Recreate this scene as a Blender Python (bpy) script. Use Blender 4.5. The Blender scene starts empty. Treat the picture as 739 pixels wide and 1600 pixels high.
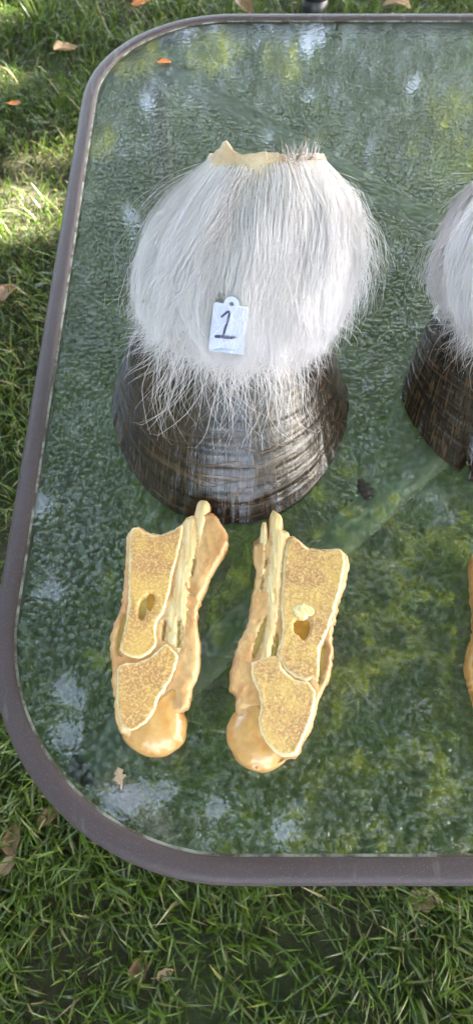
import bpy, bmesh, math, random
import numpy as np
from mathutils import Vector, Matrix, geometry, noise
from mathutils.bvhtree import BVHTree

SC = bpy.context.scene
COL = SC.collection
R = math.radians
random.seed(7); np.random.seed(7)

# ------------------------------------------------------------------ camera
TZ = 0.72                       # table top height
CH = 0.52                       # lens height above the table top
F_PX, PITCH = 1109.0, R(62.0)   # focal length in photo pixels, tilt below horizontal
PW, PH = 739.0, 1600.0
cam_d = bpy.data.cameras.new('camera'); cam = bpy.data.objects.new('camera', cam_d); COL.objects.link(cam)
cam.location = (0, 0, TZ + CH); cam.rotation_euler = (math.pi / 2 - PITCH, 0, 0)
cam_d.sensor_fit = 'VERTICAL'; cam_d.sensor_height = 24.0; cam_d.lens = 24.0 * F_PX / PH
cam_d.clip_start = 0.02; cam_d.clip_end = 2000
cam_d.dof.use_dof = True; cam_d.dof.focus_distance = 0.58; cam_d.dof.aperture_fstop = cam_d.lens / 2.2
SC.camera = cam

# ------------------------------------------------------------------ sky, sun, exposure
SUN_EL, SUN_AZ = R(36), R(86)   # azimuth clockwise from +Y
SUND = Vector((math.sin(SUN_AZ) * math.cos(SUN_EL), math.cos(SUN_AZ) * math.cos(SUN_EL), math.sin(SUN_EL)))
W = bpy.data.worlds.new('World'); SC.world = W; W.use_nodes = True
wn = W.node_tree.nodes; wl = W.node_tree.links
sky = wn.new('ShaderNodeTexSky'); sky.sky_type = 'NISHITA'; sky.sun_disc = False
sky.sun_elevation = SUN_EL; sky.sun_rotation = SUN_AZ; sky.dust_density = 2.0
bg = wn['Background']; bg.inputs[1].default_value = 0.13
hs = wn.new('ShaderNodeHueSaturation'); hs.inputs['Saturation'].default_value = .66   # paler sky, for a less blue cast
wl.new(sky.outputs[0], hs.inputs['Color']); wl.new(hs.outputs[0], bg.inputs[0])
sl = bpy.data.lights.new('sun', 'SUN'); sl.energy = 5.0; sl.angle = R(0.53); sl.color = (1, .95, .86)
so = bpy.data.objects.new('sun', sl); COL.objects.link(so)
so.rotation_euler = SUND.to_track_quat('Z', 'Y').to_euler(); so.location = SUND * 20
SC.view_settings.view_transform = 'Standard'; SC.view_settings.look = 'None'
SC.view_settings.gamma = 1.0; SC.view_settings.use_curve_mapping = False
SC.view_settings.exposure = 4.28
SC.render.engine = 'CYCLES'
SC.cycles.use_denoising = True
SC.cycles.max_bounces = 9; SC.cycles.diffuse_bounces = 8; SC.cycles.glossy_bounces = 3; SC.cycles.transmission_bounces = 4; SC.cycles.transparent_max_bounces = 12
SC.cycles.use_adaptive_sampling = True; SC.cycles.adaptive_threshold = .025
SC.cycles.sample_clamp_indirect = 8.0

# ------------------------------------------------------------------ helpers
def ray(u, v):
    """direction of the photo pixel (u, v), used once to measure where things stand"""
    a = (u - PW / 2) / F_PX; b = (v - PH / 2) / F_PX
    f = Vector((0, math.cos(PITCH), -math.sin(PITCH))); up = Vector((0, math.sin(PITCH), math.cos(PITCH)))
    return f + Vector((1, 0, 0)) * a - up * b
CAM = Vector((0, 0, TZ + CH))
def px(u, v, z):
    d = ray(u, v); t = (z - CAM.z) / d.z
    return CAM + d * t

def tag(o, label=None, cat=None, group=None, kind=None):
    for k, w in (('label', label), ('category', cat), ('group', group), ('kind', kind)):
        if w: o[k] = w
    return o
def empty(name, loc=(0, 0, 0), rz=0.0):
    o = bpy.data.objects.new(name, None); COL.objects.link(o)
    o.location = loc; o.rotation_euler = (0, 0, rz); o.empty_display_size = .05
    return o
def mesh_obj(name, V, F, mat=None, parent=None, smooth=True):
    me = bpy.data.meshes.new(name)
    if isinstance(V, np.ndarray) and isinstance(F, np.ndarray):
        n, k = F.shape
        me.vertices.add(len(V)); me.vertices.foreach_set('co', np.ascontiguousarray(V, dtype=np.float32).ravel())
        me.loops.add(n * k); me.loops.foreach_set('vertex_index', np.ascontiguousarray(F, dtype=np.int32).ravel())
        me.polygons.add(n); me.polygons.foreach_set('loop_start', np.arange(0, n * k, k, dtype=np.int32))
        me.update(calc_edges=True); me.validate()
    else:
        me.from_pydata([tuple(v) for v in V], [], [tuple(f) for f in F]); me.update()
    if smooth:
        me.polygons.foreach_set('use_smooth', np.ones(len(me.polygons), dtype=bool))
    o = bpy.data.objects.new(name, me); COL.objects.link(o)
    if mat: me.materials.append(mat)
    if parent: o.parent = parent
    return o
def fattr(o, name, arr):
    a = o.data.attributes.new(name, 'FLOAT', 'POINT'); a.data.foreach_set('value', np.asarray(arr, dtype=np.float32))
def vattr(o, name, arr):
    a = o.data.attributes.new(name, 'FLOAT_VECTOR', 'POINT'); a.data.foreach_set('vector', np.asarray(arr, dtype=np.float32).ravel())
def recalc(o):
    bm = bmesh.new(); bm.from_mesh(o.data); bmesh.ops.recalc_face_normals(bm, faces=bm.faces); bm.to_mesh(o.data); bm.free()

class NT:
    def __init__(s, name):
        s.m = bpy.data.materials.new(name); s.m.use_nodes = True
        s.n = s.m.node_tree.nodes; s.l = s.m.node_tree.links
        s.b = s.n['Principled BSDF']; s.out = s.n['Material Output']
    def add(s, t, **kw):
        nd = s.n.new('ShaderNode' + t)
        for k, v in kw.items():
            if isinstance(k, str) and hasattr(nd, k): setattr(nd, k, v)
        return nd
    def L(s, a, b): s.l.new(a, b)
    def coord(s, kind='Object', scale=(1, 1, 1), rot=(0, 0, 0)):
        tc = s.add('TexCoord'); mp = s.add('Mapping'); mp.inputs['Scale'].default_value = scale; mp.inputs['Rotation'].default_value = rot
        s.L(tc.outputs[kind], mp.inputs[0]); return mp.outputs[0]
    def attr(s, name, scale=None):
        a = s.add('Attribute'); a.attribute_name = name
        if scale is None: return a
        mp = s.add('Mapping'); mp.inputs['Scale'].default_value = scale; s.L(a.outputs['Vector'], mp.inputs[0]); return mp.outputs[0]
    def noise(s, vec, scale, detail=4, rough=.55, dist=0):
        t = s.add('TexNoise'); t.inputs['Scale'].default_value = scale; t.inputs['Detail'].default_value = detail
        t.inputs['Roughness'].default_value = rough; t.inputs['Distortion'].default_value = dist
        s.L(vec, t.inputs['Vector']); return t.outputs[0]
    def voro(s, vec, scale, feature='F1', rand=1.0, out='Distance'):
        t = s.add('TexVoronoi'); t.feature = feature; t.inputs['Scale'].default_value = scale; t.inputs['Randomness'].default_value = rand
        s.L(vec, t.inputs['Vector']); return t.outputs[out]
    def ramp(s, fac, stops):
        r = s.add('ValToRGB'); e = r.color_ramp.elements
        while len(e) < len(stops): e.new(.5)
        for el, (p, c) in zip(e, stops):
            el.position = p; el.color = (c if isinstance(c, tuple) else (c, c, c)) + (1,)
        s.L(fac, r.inputs[0]); return r.outputs[0]
    def mix(s, fac, a, b, mode='MIX'):
        m = s.add('Mix'); m.data_type = 'RGBA'; m.blend_type = mode
        for i, v in ((0, fac), (6, a), (7, b)):
            if hasattr(v, 'links') or hasattr(v, 'is_linked'): s.L(v, m.inputs[i])
            elif i == 0: m.inputs[0].default_value = v
            else: m.inputs[i].default_value = tuple(v) + (1,)
        return m.outputs[2]
    def math(s, op, a, b=None, clamp=False):
        m = s.add('Math'); m.operation = op; m.use_clamp = clamp
        for i, v in ((0, a), (1, b)):
            if v is None: continue
            if hasattr(v, 'is_linked'): s.L(v, m.inputs[i])
            else: m.inputs[i].default_value = v
        return m.outputs[0]
    def bump(s, h, strength=.5, dist=.001, nrm=None):
        b = s.add('Bump'); b.inputs['Strength'].default_value = strength; b.inputs['Distance'].default_value = dist
        s.L(h, b.inputs['Height'])
        if nrm is not None: s.L(nrm, b.inputs['Normal'])
        return b.outputs[0]
    def mixs(s, fac, a, b):
        m = s.add('MixShader')
        if hasattr(fac, 'is_linked'): s.L(fac, m.inputs[0])
        else: m.inputs[0].default_value = fac
        s.L(a, m.inputs[1]); s.L(b, m.inputs[2]); return m.outputs[0]
    def set(s, **kw):
        names = dict(rough='Roughness', metal='Metallic', coat='Coat Weight', coat_rough='Coat Roughness', spec='Specular IOR Level',
                     sss='Subsurface Weight', sss_scale='Subsurface Scale', sheen='Sheen Weight', ior='IOR')
        for k, v in kw.items():
            if k == 'color': inp = s.b.inputs['Base Color']
            elif k == 'normal': inp = s.b.inputs['Normal']
            else: inp = s.b.inputs[names[k]]
            if hasattr(v, 'is_linked'): s.L(v, inp)
            elif k == 'color': inp.default_value = tuple(v) + (1,)
            else: inp.default_value = v
        return s

# ------------------------------------------------------------------ materials
M = {}
# soil under the grass
t = NT('soil'); c = t.coord()
big = t.noise(c, 1.3, 3); fine = t.noise(c, 45, 6, .7)
col = t.mix(fine, (.022, .017, .010), (.065, .050, .030))
col = t.mix(t.ramp(big, [(.4, 0.0), (.62, .65)]), col, (.030, .050, .012))
t.set(color=col, rough=.95, normal=t.bump(fine, .8, .01)); M['soil'] = t.m

# grass blades: per-blade random, position along blade
t = NT('grass_blade'); a = t.attr('rnd').outputs['Fac']; al = t.attr('along').outputs['Fac']
col = t.ramp(a, [(0.0, (.020, .038, .004)), (.40, (.046, .082, .008)), (.75, (.092, .130, .014)), (.90, (.16, .18, .030)), (.95, (.17, .135, .06)), (1.0, (.24, .19, .10))])
col = t.mix(t.math('MULTIPLY', t.ramp(al, [(0, 1.0), (.35, 0.0)]), .55), col, (.10, .095, .045))
df = t.b; t.set(color=col, rough=.42, spec=.45)
tr = t.add('BsdfTranslucent'); t.L(t.mix(.45, col, (.16, .26, .03)), tr.inputs[0])
t.L(t.mixs(.34, df.outputs[0], tr.outputs[0]), t.out.inputs[0]); M['grass'] = t.m

# tree leaves
t = NT('tree_leaf'); a = t.attr('rnd').outputs['Fac']
col = t.ramp(a, [(0, (.028, .060, .012)), (.55, (.055, .105, .020)), (.86, (.085, .135, .028)), (.93, (.42, .46, .035))])  # brightest stop raised so the added sprigs mirror as sunlit flecks
t.set(color=col, rough=.45)
tr = t.add('BsdfTranslucent'); t.L(t.mix(.35, col, (.34, .42, .03)), tr.inputs[0])
t.L(t.mixs(.42, t.b.outputs[0], tr.outputs[0]), t.out.inputs[0]); M['leaf'] = t.m

t = NT('bark'); c = t.coord(scale=(1, 1, .25)); n = t.noise(c, 14, 6, .7)
t.set(color=t.mix(n, (.05, .038, .028), (.17, .135, .10)), rough=.9, normal=t.bump(n, 1, .03)); M['bark'] = t.m

# powder-coated table frame
t = NT('powder_coat'); c = t.coord()
n = t.noise(c, 420, 3, .6); sp = t.voro(c, 700); big = t.noise(c, 9, 4)
col = t.mix(big, (.052, .036, .042), (.080, .058, .066))
col = t.mix(t.ramp(sp, [(.0, .7), (.25, 0.0)]), col, (.22, .19, .185))
scr = t.noise(t.coord(scale=(1, .12, 1)), 60, 5, .7)
col = t.mix(t.ramp(scr, [(.60, 0.0), (.72, .5)]), col, (.20, .175, .165))
t.set(color=col, rough=t.ramp(big, [(0, .50), (1, .65)]), spec=.30, normal=t.bump(n, .35, .0008)); M['coat'] = t.m

# pebbled, dusty patio glass
t = NT('pebbled_glass'); c = t.coord()
h = t.noise(c, 215, 1.5, .5)
nb = t.bump(h, .016, .0030); nr = t.bump(h, .9, .0045)
fres = t.add('Fresnel'); fres.inputs['IOR'].default_value = 1.5
tp = t.add('BsdfTransparent'); tp.inputs[0].default_value = (.52, .66, .55, 1)
rf = t.add('BsdfRefraction'); rf.inputs['Color'].default_value = (.46, .62, .50, 1); rf.inputs['IOR'].default_value = 1.14; rf.inputs['Roughness'].default_value = .09
t.L(nr, rf.inputs['Normal'])
body = t.mixs(.62, tp.outputs[0], rf.outputs[0])
dust_and_glints = t.add('BsdfDiffuse'); dust_and_glints.inputs[0].default_value = (.50, .57, .57, 1)
dn = t.noise(c, 5.5, 4, .62, .8)
glint_specks = t.ramp(t.voro(c, 160), [(0.0, .8), (.07, 0.0)])  # pale diffuse dots painted in for sparkle off pebble edges
pit = t.ramp(h, [(.40, .25), (.5, .7), (.60, 2.3)])
da = t.math('ADD', t.math('MULTIPLY', pit, t.ramp(dn, [(.36, .042), (.56, .055), (.74, .10)])), t.math('MULTIPLY', glint_specks, t.ramp(dn, [(.45, .0), (.60, .8)])), True)
body = t.mixs(da, body, dust_and_glints.outputs[0])
gl = t.add('BsdfGlossy'); gl.inputs['Roughness'].default_value = .02; t.L(nb, gl.inputs['Normal'])
gl2 = t.add('BsdfGlossy'); gl2.inputs['Roughness'].default_value = .10; t.L(nr, gl2.inputs['Normal'])
t.L(t.mixs(t.math('MULTIPLY', fres.outputs[0], 1.85, True), body, t.mixs(.30, gl.outputs[0], gl2.outputs[0])), t.out.inputs[0]); M['glass'] = t.m
t = NT('glass_back'); tp = t.add('BsdfTransparent'); tp.inputs[0].default_value = (.95, .98, .96, 1); t.L(tp.outputs[0], t.out.inputs[0]); M['glass_back'] = t.m

# hoof horn: attribute 'st' = (angle, height fraction, 0)
t = NT('hoof_horn')
v = t.attr('st', (1, 1, 1)); vs = t.attr('st', (70, 2.2, 1)); vs2 = t.attr('st', (230, 5, 1)); vr = t.attr('st', (2.6, 17, 1))
s1 = t.noise(vs, 1, 4, .65); s2 = t.noise(vs2, 1, 3, .6); rg = t.noise(vr, 1, 3, .6, .2); pat = t.noise(t.attr('st', (4, 5, 1)), 1, 4, .6)
col = t.mix(t.ramp(pat, [(.3, 0.0), (.7, 1.0)]), (.005, .0035, .0028), (.022, .0115, .006))
col = t.mix(t.ramp(s1, [(.48, 0.0), (.72, .5)]), col, (.070, .040, .020))
col = t.mix(t.ramp(s2, [(.54, 0.0), (.66, .6)]), col, (.115, .066, .034))
col = t.mix(t.ramp(rg, [(.60, 0.0), (.70, .28)]), col, (.15, .095, .05))
sy = t.add('SeparateXYZ'); t.L(v, sy.inputs[0])
rw = t.noise(t.attr('st', (5, 7, 1)), 1, 3, .5)
wv = t.math('SINE', t.math('ADD', t.math('MULTIPLY', sy.outputs[1], 74.0), t.math('MULTIPLY', rw, 22.0)))
ln = t.math('MULTIPLY', t.ramp(wv, [(.72, 0.0), (.97, 1.0)]), t.ramp(t.noise(t.attr('st', (3, 9, 1)), 1, 2), [(.40, .0), (.60, .9)]))
col = t.mix(t.math('MULTIPLY', ln, .6), col, (.085, .048, .022))
hh = t.math('ADD', t.math('MULTIPLY', t.math('SUBTRACT', 1.0, ln), .5), t.math('MULTIPLY', s1, .5))
hh0 = hh
hh = t.math('ADD', hh0, t.math('ADD', t.math('MULTIPLY', s2, .9), t.math('MULTIPLY', rg, .35)))
t.set(color=col, rough=t.ramp(s1, [(.3, .14), (.7, .26)]), spec=.40, coat=.20, coat_rough=.08, normal=t.bump(hh, .75, .0014)); M['horn'] = t.m

t = NT('hide'); c = t.coord(); n = t.noise(c, 60, 5)
t.set(color=t.mix(n, (.56, .42, .35), (.70, .57, .49)), rough=.8, normal=t.bump(t.noise(c, 500, 4), .5, .001)); M['hide'] = t.m
t = NT('bare_skin'); c = t.coord(); n = t.noise(c, 45, 6, .6); n2 = t.noise(c, 380, 4, .6)
t.set(color=t.mix(t.ramp(n, [(.35, 0.0), (.7, 1.0)]), (.62, .48, .33), (.36, .21, .11)), rough=.6, normal=t.bump(n2, .6, .0012)); M['skin'] = t.m
t = NT('cut_flesh'); c = t.coord(); n = t.noise(c, 120, 5, .6)
t.set(color=t.mix(n, (.22, .12, .06), (.62, .44, .26)), rough=.45, normal=t.bump(n, .8, .002)); M['flesh'] = t.m

# horse hair
t = NT('white_hair'); a = t.attr('rnd').outputs['Fac']; al = t.attr('along').outputs['Fac']
col = t.ramp(a, [(0, (.56, .43, .38)), (.22, (.83, .71, .70)), (.5, (.97, .88, .91)), (1, (.99, .925, .965))])
t.set(color=col, rough=.38, spec=.5)
tr = t.add('BsdfTranslucent'); t.L(col, tr.inputs[0])
t.L(t.mixs(.28, t.b.outputs[0], tr.outputs[0]), t.out.inputs[0]); M['hair'] = t.m

# sawn bone: attribute 'edge' = distance in metres from the piece's own rim
def bone_mat(name, spongy, spongy2, rim, pale_grain):
    t = NT(name); c = t.coord(); e = t.attr('edge').outputs['Fac']
    n = t.noise(c, 38, 5, .6, .5); f = t.noise(c, 520, 3, .7); vv = t.voro(c, 430)
    col = t.mix(t.ramp(n, [(.42, 0.0), (.58, 1.0)]), spongy, spongy2)
    col = t.mix(t.ramp(f, [(.46, 0.0), (.60, .8)]), col, pale_grain)  # paler granules in the spongy bone
    col = t.mix(t.ramp(vv, [(.0, .42), (.30, 0.0)]), col, tuple(x * .6 for x in spongy))
    en = t.math('ADD', t.math('MULTIPLY', e, 1.0), t.math('MULTIPLY', t.math('SUBTRACT', t.noise(c, 160, 4), .5), .0045))
    k = t.ramp(t.math('MULTIPLY', en, 210.0), [(.05, .9), (.42, 0.0)])
    col = t.mix(k, col, rim)
    hb = t.math('MULTIPLY', t.math('ADD', f, t.math('MULTIPLY', vv, .7)), t.math('SUBTRACT', 1.0, t.math('MULTIPLY', k, .85)))
    t.set(color=col, rough=t.ramp(k, [(0, .55), (1, .32)]), spec=.5, normal=t.bump(hb, .35, .0010))
    t.b.inputs['Subsurface Radius'].default_value = (1, .55, .25)
    return t.m
M['bone_a'] = bone_mat('spongy_bone', (.46, .22, .085), (.62, .36, .10), (.76, .60, .36), (.72, .48, .20))
M['bone_b'] = bone_mat('spongy_bone_pale', (.47, .235, .105), (.63, .38, .125), (.76, .61, .38), (.73, .50, .225))
M['bone_c'] = bone_mat('spongy_bone_amber', (.42, .20, .05), (.50, .27, .08), (.60, .38, .14), (.55, .33, .12))
def tissue(name, a1, a2, a3, rough, stretch, bs=.6, coat=.0, sc=90):
    t = NT(name); v = t.attr('uvp', stretch); n = t.noise(v, sc, 5, .62, .3); big = t.noise(t.attr('uvp', (1, 1, 1)), 40, 4)
    col = t.mix(t.ramp(n, [(.35, 0.0), (.65, 1.0)]), a1, a2)
    col = t.mix(t.ramp(big, [(.48, 0.0), (.72, .8)]), col, a3)
    t.set(color=col, rough=rough, spec=.5, coat=coat, coat_rough=.12, normal=t.bump(n, bs, .0015))
    t.b.inputs['Subsurface Radius'].default_value = (1, .6, .3)
    return t.m
M['tissue'] = tissue('soft_tissue', (.51, .265, .105), (.65, .40, .19), (.44, .185, .07), .42, (1, .5, 1), .7, .15)
M['tissue_amber'] = tissue('soft_tissue_amber', (.40, .19, .05), (.52, .28, .09), (.30, .13, .03), .35, (1, .5, 1), .7, .3)
M['tendon'] = tissue('tendon_fibre', (.62, .40, .17), (.79, .63, .38), (.72, .47, .20), .38, (2.6, .22, 1), .9, .15, 150)
M['cartilage'] = tissue('cartilage', (.50, .235, .075), (.57, .31, .11), (.62, .40, .18), .30, (1, 1, 1), .3, .25, 120)
M['groove'] = tissue('groove_lining', (.46, .30, .09), (.58, .42, .15), (.50, .30, .08), .25, (1, 1, 1), .3, .5)
M['marrow'] = tissue('marrow_pit', (.46, .19, .03), (.60, .30, .06), (.40, .15, .02), .22, (1, 1, 1), .6, .5)
M['marrow_fat'] = tissue('marrow_fat', (.74, .58, .27), (.84, .72, .42), (.70, .50, .2), .4, (1, 1, 1), .9, .2, 250)

t = NT('tag_plastic'); c = t.coord(); n = t.noise(c, 60, 4)
t.set(color=t.mix(n, (.37, .385, .58), (.41, .425, .62)), rough=.35); M['tag'] = t.m
t = NT('marker_ink'); c = t.coord(); n = t.noise(c, 300, 3)
t.set(color=t.mix(n, (.012, .010, .045), (.03, .022, .09)), rough=.4); M['ink'] = t.m
t = NT('tag_print'); c = t.coord(); n = t.noise(c, 900, 2)
t.set(color=t.mix(n, (.20, .34, .22), (.40, .47, .5)), rough=.5); M['print'] = t.m
t = NT('black_plastic'); c = t.coord(); n = t.noise(c, 40, 4)
t.set(color=t.mix(n, (.008, .008, .010), (.020, .020, .022)), rough=.4); M['plastic'] = t.m
def leafmat(name, a, b):
    t = NT(name); c = t.coord(); n = t.noise(c, 70, 5, .65)
    t.set(color=t.mix(n, a, b), rough=.65, normal=t.bump(n, .5, .003)); return t.m
M['leaf_brown'] = leafmat('dry_leaf_brown', (.10, .048, .022), (.26, .14, .07))
M['leaf_orange'] = leafmat('dry_leaf_orange', (.50, .13, .03), (.62, .24, .07))
M['leaf_tan'] = leafmat('dry_leaf_tan', (.34, .20, .12), (.46, .31, .20))
M['leaf_pink'] = leafmat('dry_leaf_pink', (.42, .26, .18), (.55, .40, .30))
t = NT('dirt'); c = t.coord(); n = t.noise(c, 300, 4); t.set(color=t.mix(n, (.006, .005, .004), (.03, .024, .018)), rough=.85); M['dirt'] = t.m

# ------------------------------------------------------------------ ground
def ground_z(x, y):
    return .012 * math.sin(1.7 * x + .6) * math.cos(1.3 * y) + .008 * noise.noise(Vector((x * 2.2, y * 2.2, 3)))
xs = np.concatenate([[-400, -120, -40, -15, -7], np.linspace(-4, 4, 81), [7, 15, 40, 120, 400]])
ys = np.concatenate([[-400, -120, -40, -15, -7], np.linspace(-4, 6, 101), [9, 15, 40, 120, 400]])
V = []; F = []
for j, y in enumerate(ys):
    for i, x in enumerate(xs):
        V.append((x, y, ground_z(x, y) if abs(x) <= 4 and -4 <= y <= 6 else 0))
nx = len(xs)
for j in range(len(ys) - 1):
    for i in range(nx - 1): F.append((j * nx + i, j * nx + i + 1, (j + 1) * nx + i + 1, (j + 1) * nx + i))
tag(mesh_obj('ground', V, F, M['soil']), kind='structure')

# grass: one mesh of bent blades
def grass(name, boxes, seed, wid=1.0):
    rs = np.random.RandomState(seed); P = []
    for x0, x1, y0, y1, dens in boxes:
        n = int((x1 - x0) * (y1 - y0) * dens); P.append(np.stack([rs.uniform(x0, x1, n), rs.uniform(y0, y1, n)], 1))
    P = np.concatenate(P)
    # thin the lawn where bare soil shows
    val = np.array([noise.noise(Vector((p[0] * 4.0, p[1] * 4.0, 11.0))) + .5 * noise.noise(Vector((p[0] * 13, p[1] * 13, 5))) for p in P])
    keep = rs.uniform(-.80, .35, len(P)) < val + .22
    P = P[keep]; val = val[keep]; n = len(P)
    # gather into tufts
    tuft = np.array([[noise.noise(Vector((p[0] * 30, p[1] * 30, 1))), noise.noise(Vector((p[0] * 30, p[1] * 30, 9)))] for p in P])
    P = P + tuft * .012
    z0 = np.array([ground_z(*p) for p in P]) - .004
    Ln = rs.uniform(.030, .095, n) * (1 + .35 * val); Wd = rs.uniform(.0008, .0022, n) * wid
    ang = rs.uniform(0, 2 * np.pi, n); flow = np.array([2.2 * noise.noise(Vector((p[0] * 3, p[1] * 3, 21))) for p in P])
    ang = np.where(rs.rand(n) < .55, flow + rs.normal(0, .7, n) - .9, ang)
    lean0 = rs.uniform(.05, .6, n); curl = rs.uniform(.4, 1.9, n)
    K = 5
    d = np.stack([np.cos(ang), np.sin(ang)], 1); sd = np.stack([-d[:, 1], d[:, 0]], 1)
    tw = rs.uniform(-.9, .9, n)
    ctr = np.concatenate([P, z0[:, None]], 1); rows = []
    th = lean0.copy()
    for k in range(K):
        f = k / (K - 1); w = Wd * (1 - f ** 2.2) * (.75 + .5 * min(1, f * 3)) + .00012
        s3 = np.concatenate([sd * np.cos(tw)[:, None], np.sin(tw)[:, None] * .7], 1)
        rows.append(ctr - s3 * w[:, None]); rows.append(ctr + s3 * w[:, None])
        st = Ln / (K - 1)
        ctr = ctr + np.concatenate([d * (np.sin(th) * st)[:, None], (np.cos(th) * st)[:, None]], 1)
        ctr[:, 2] = np.maximum(ctr[:, 2], z0 + .010)
        th = np.minimum(th + curl / (K - 1), 1.75)
    V = np.stack(rows, 1).reshape(-1, 3); base = (np.arange(n) * 2 * K)[:, None]
    F = np.concatenate([base + np.array([[2 * k, 2 * k + 1, 2 * k + 3, 2 * k + 2]]) for k in range(K - 1)], 0)
    o = mesh_obj(name, V, F, M['grass'])
    dry = np.array([noise.noise(Vector((p[0] * 2.5, p[1] * 2.5, 40))) for p in P])
    rnd = np.clip(rs.beta(2, 2.2, n) + .25 * dry, 0, .93); rnd = np.where(rs.rand(n) < .075 + .12 * np.clip(dry, 0, 1), rs.uniform(.93, 1, n), rnd)
    fattr(o, 'rnd', np.repeat(rnd, 2 * K)); fattr(o, 'along', np.tile(np.repeat(np.linspace(0, 1, K), 2), n))
    return o
g = grass('grass', [(-.75, .75, -.55, .25, 22000), (-1.15, -.15, .25, 2.9, 14000), (-.15, 1.0, .25, 1.2, 6500), (-.15, 1.3, 1.2, 2.9, 9000),
                    (-2.2, -.75, -1.2, .25, 2500), (.75, 2.2, -1.2, 2.9, 2500), (-2.2, -1.15, .25, 2.9, 2500), (-.75, .75, -1.2, -.55, 2500), (-2.6, 2.6, 2.9, 5.2, 1500)], 3)
tag(g, 'long uneven green lawn grass around and beneath the patio table', 'grass', kind='stuff')

# ------------------------------------------------------------------ shade tree (its canopy shades the table and mirrors in the glass)
def tube(pts, rad, seg=10):
    V = []; F = []
    for i, (p, r) in enumerate(zip(pts, rad)):
        p = Vector(p); d = (Vector(pts[min(i + 1, len(pts) - 1)]) - Vector(pts[max(i - 1, 0)])).normalized()
        a = d.cross(Vector((.31, .95, .1))).normalized(); b = d.cross(a)
        for k in range(seg):
            w = 2 * math.pi * k / seg; V.append(p + (a * math.cos(w) + b * math.sin(w)) * r)
    for i in range(len(pts) - 1):
        for k in range(seg): F.append((i * seg + k, i * seg + (k + 1) % seg, (i + 1) * seg + (k + 1) % seg, (i + 1) * seg + k))
    F.append(tuple(range(seg))[::-1]); F.append(tuple((len(pts) - 1) * seg + k for k in range(seg)))
    return V, F
def limb_path(a, b, sag, n=7, jit=.08, seed=0):
    rr = random.Random(seed); P = []
    for i in range(n):
        f = i / (n - 1); p = Vector(a).lerp(Vector(b), f); p.z += sag * math.sin(math.pi * f) + rr.uniform(-jit, jit) * (0 < i < n - 1)
        p.x += rr.uniform(-jit, jit) * (0 < i < n - 1); P.append(p)
    return P
# small gaps in the crown let sun flecks reach these spots (x, y, z, radius)
GAPS = []
def gap(u, v, r, z=0.03):
    p = px(u, v, z); GAPS.append((p, r))
for u, v, r in ((40, 300, .045), (75, 345, .03), (20, 350, .035), (60, 235, .01), (8, 120, .02), (10, 20, .02), (30, 1190, .02),
                (150, 215, .01), (490, 75, .01), (330, 70, .01), (720, 250, .01)):
    gap(u, v, r)
tree = empty('shade_tree', (5.6, 4.0, 0))
tag(tree, 'leafy shade tree whose canopy dapples the lawn and mirrors in the glass', 'tree')
troot = Vector((5.6, 4.0, 0))
V, F = tube([Vector((0, 0, -.1)), (.02, 0, .3), (-.05, .02, 1.2), (-.1, -.06, 2.2), (-.05, -.1, 3.2), (0, -.2, 4.6), (.1, -.2, 6.2)], [.34, .24, .2, .17, .14, .09, .03])
mesh_obj('trunk', V, F, M['bark'], tree)
limbs = [((-.05, -.05, 2.0), (-4.6, -4.4, 3.6)), ((-.08, -.05, 2.4), (-2.6, -5.4, 4.3)), ((0, -.1, 2.8), (-5.4, -1.0, 4.4)), ((0, -.1, 3.0), (2.6, -3.2, 4.9)),
         ((0, -.1, 3.2), (-2.4, 2.4, 5.4)), ((0, -.1, 3.4), (2.4, 2.6, 5.6)), ((0, -.2, 3.9), (-2.4, -2.6, 6.0))]
for i, (a, b) in enumerate(limbs):
    P = limb_path(a, b, .35, 8, .10, i); V, F = tube(P, [.10 * (1 - .85 * k / 7) for k in range(8)], 8)
    mesh_obj('limb', V, F, M['bark'], tree)
rs = np.random.RandomState(5)
NL = 165000
cl = []   # leaf sprays gathered in clumps
while len(cl) < 2500:
    x, y, z = rs.uniform(-8.0, 4.2), rs.uniform(-6.2, 4.8), rs.uniform(2.5, 6.9)
    q = ((x + 1.9) / 6.0) ** 2 + ((y + .8) / 5.0) ** 2 + ((z - 3.6) / 3.1) ** 2
    if q < 1 and rs.rand() < .35 + .65 * q: cl.append((x, y, z))
cl = np.array(cl)
ci = rs.randint(0, len(cl), NL); P = cl[ci] + rs.normal(0, .19, (NL, 3)) * np.array([1.2, 1.2, .8])
# extra leaves added along the sun's path to keep the table shaded
nb_ = 22000; sd = np.array(SUND); tb = rs.uniform(4.0, 8.5, nb_); side = np.cross(sd, [0, 0, 1.0]); side /= np.linalg.norm(side); upv = np.cross(side, sd)
P[:nb_] = np.array([.12, .42, TZ + .05]) - np.array(troot) + sd * tb[:, None] + side * rs.normal(0, .55, nb_)[:, None] + upv * rs.normal(-.22, .48, nb_)[:, None]
n3 = 14000; q3 = slice(nb_ + 76000, nb_ + 76000 + n3); tb = rs.uniform(4.5, 9.0, n3)
P[q3] = np.array([-.55, 1.75, .05]) - np.array(troot) + sd * tb[:, None] + side * rs.normal(0, .62, n3)[:, None] + upv * rs.normal(0, .35, n3)[:, None]  # more leaves added to shade the lawn on the left
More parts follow.
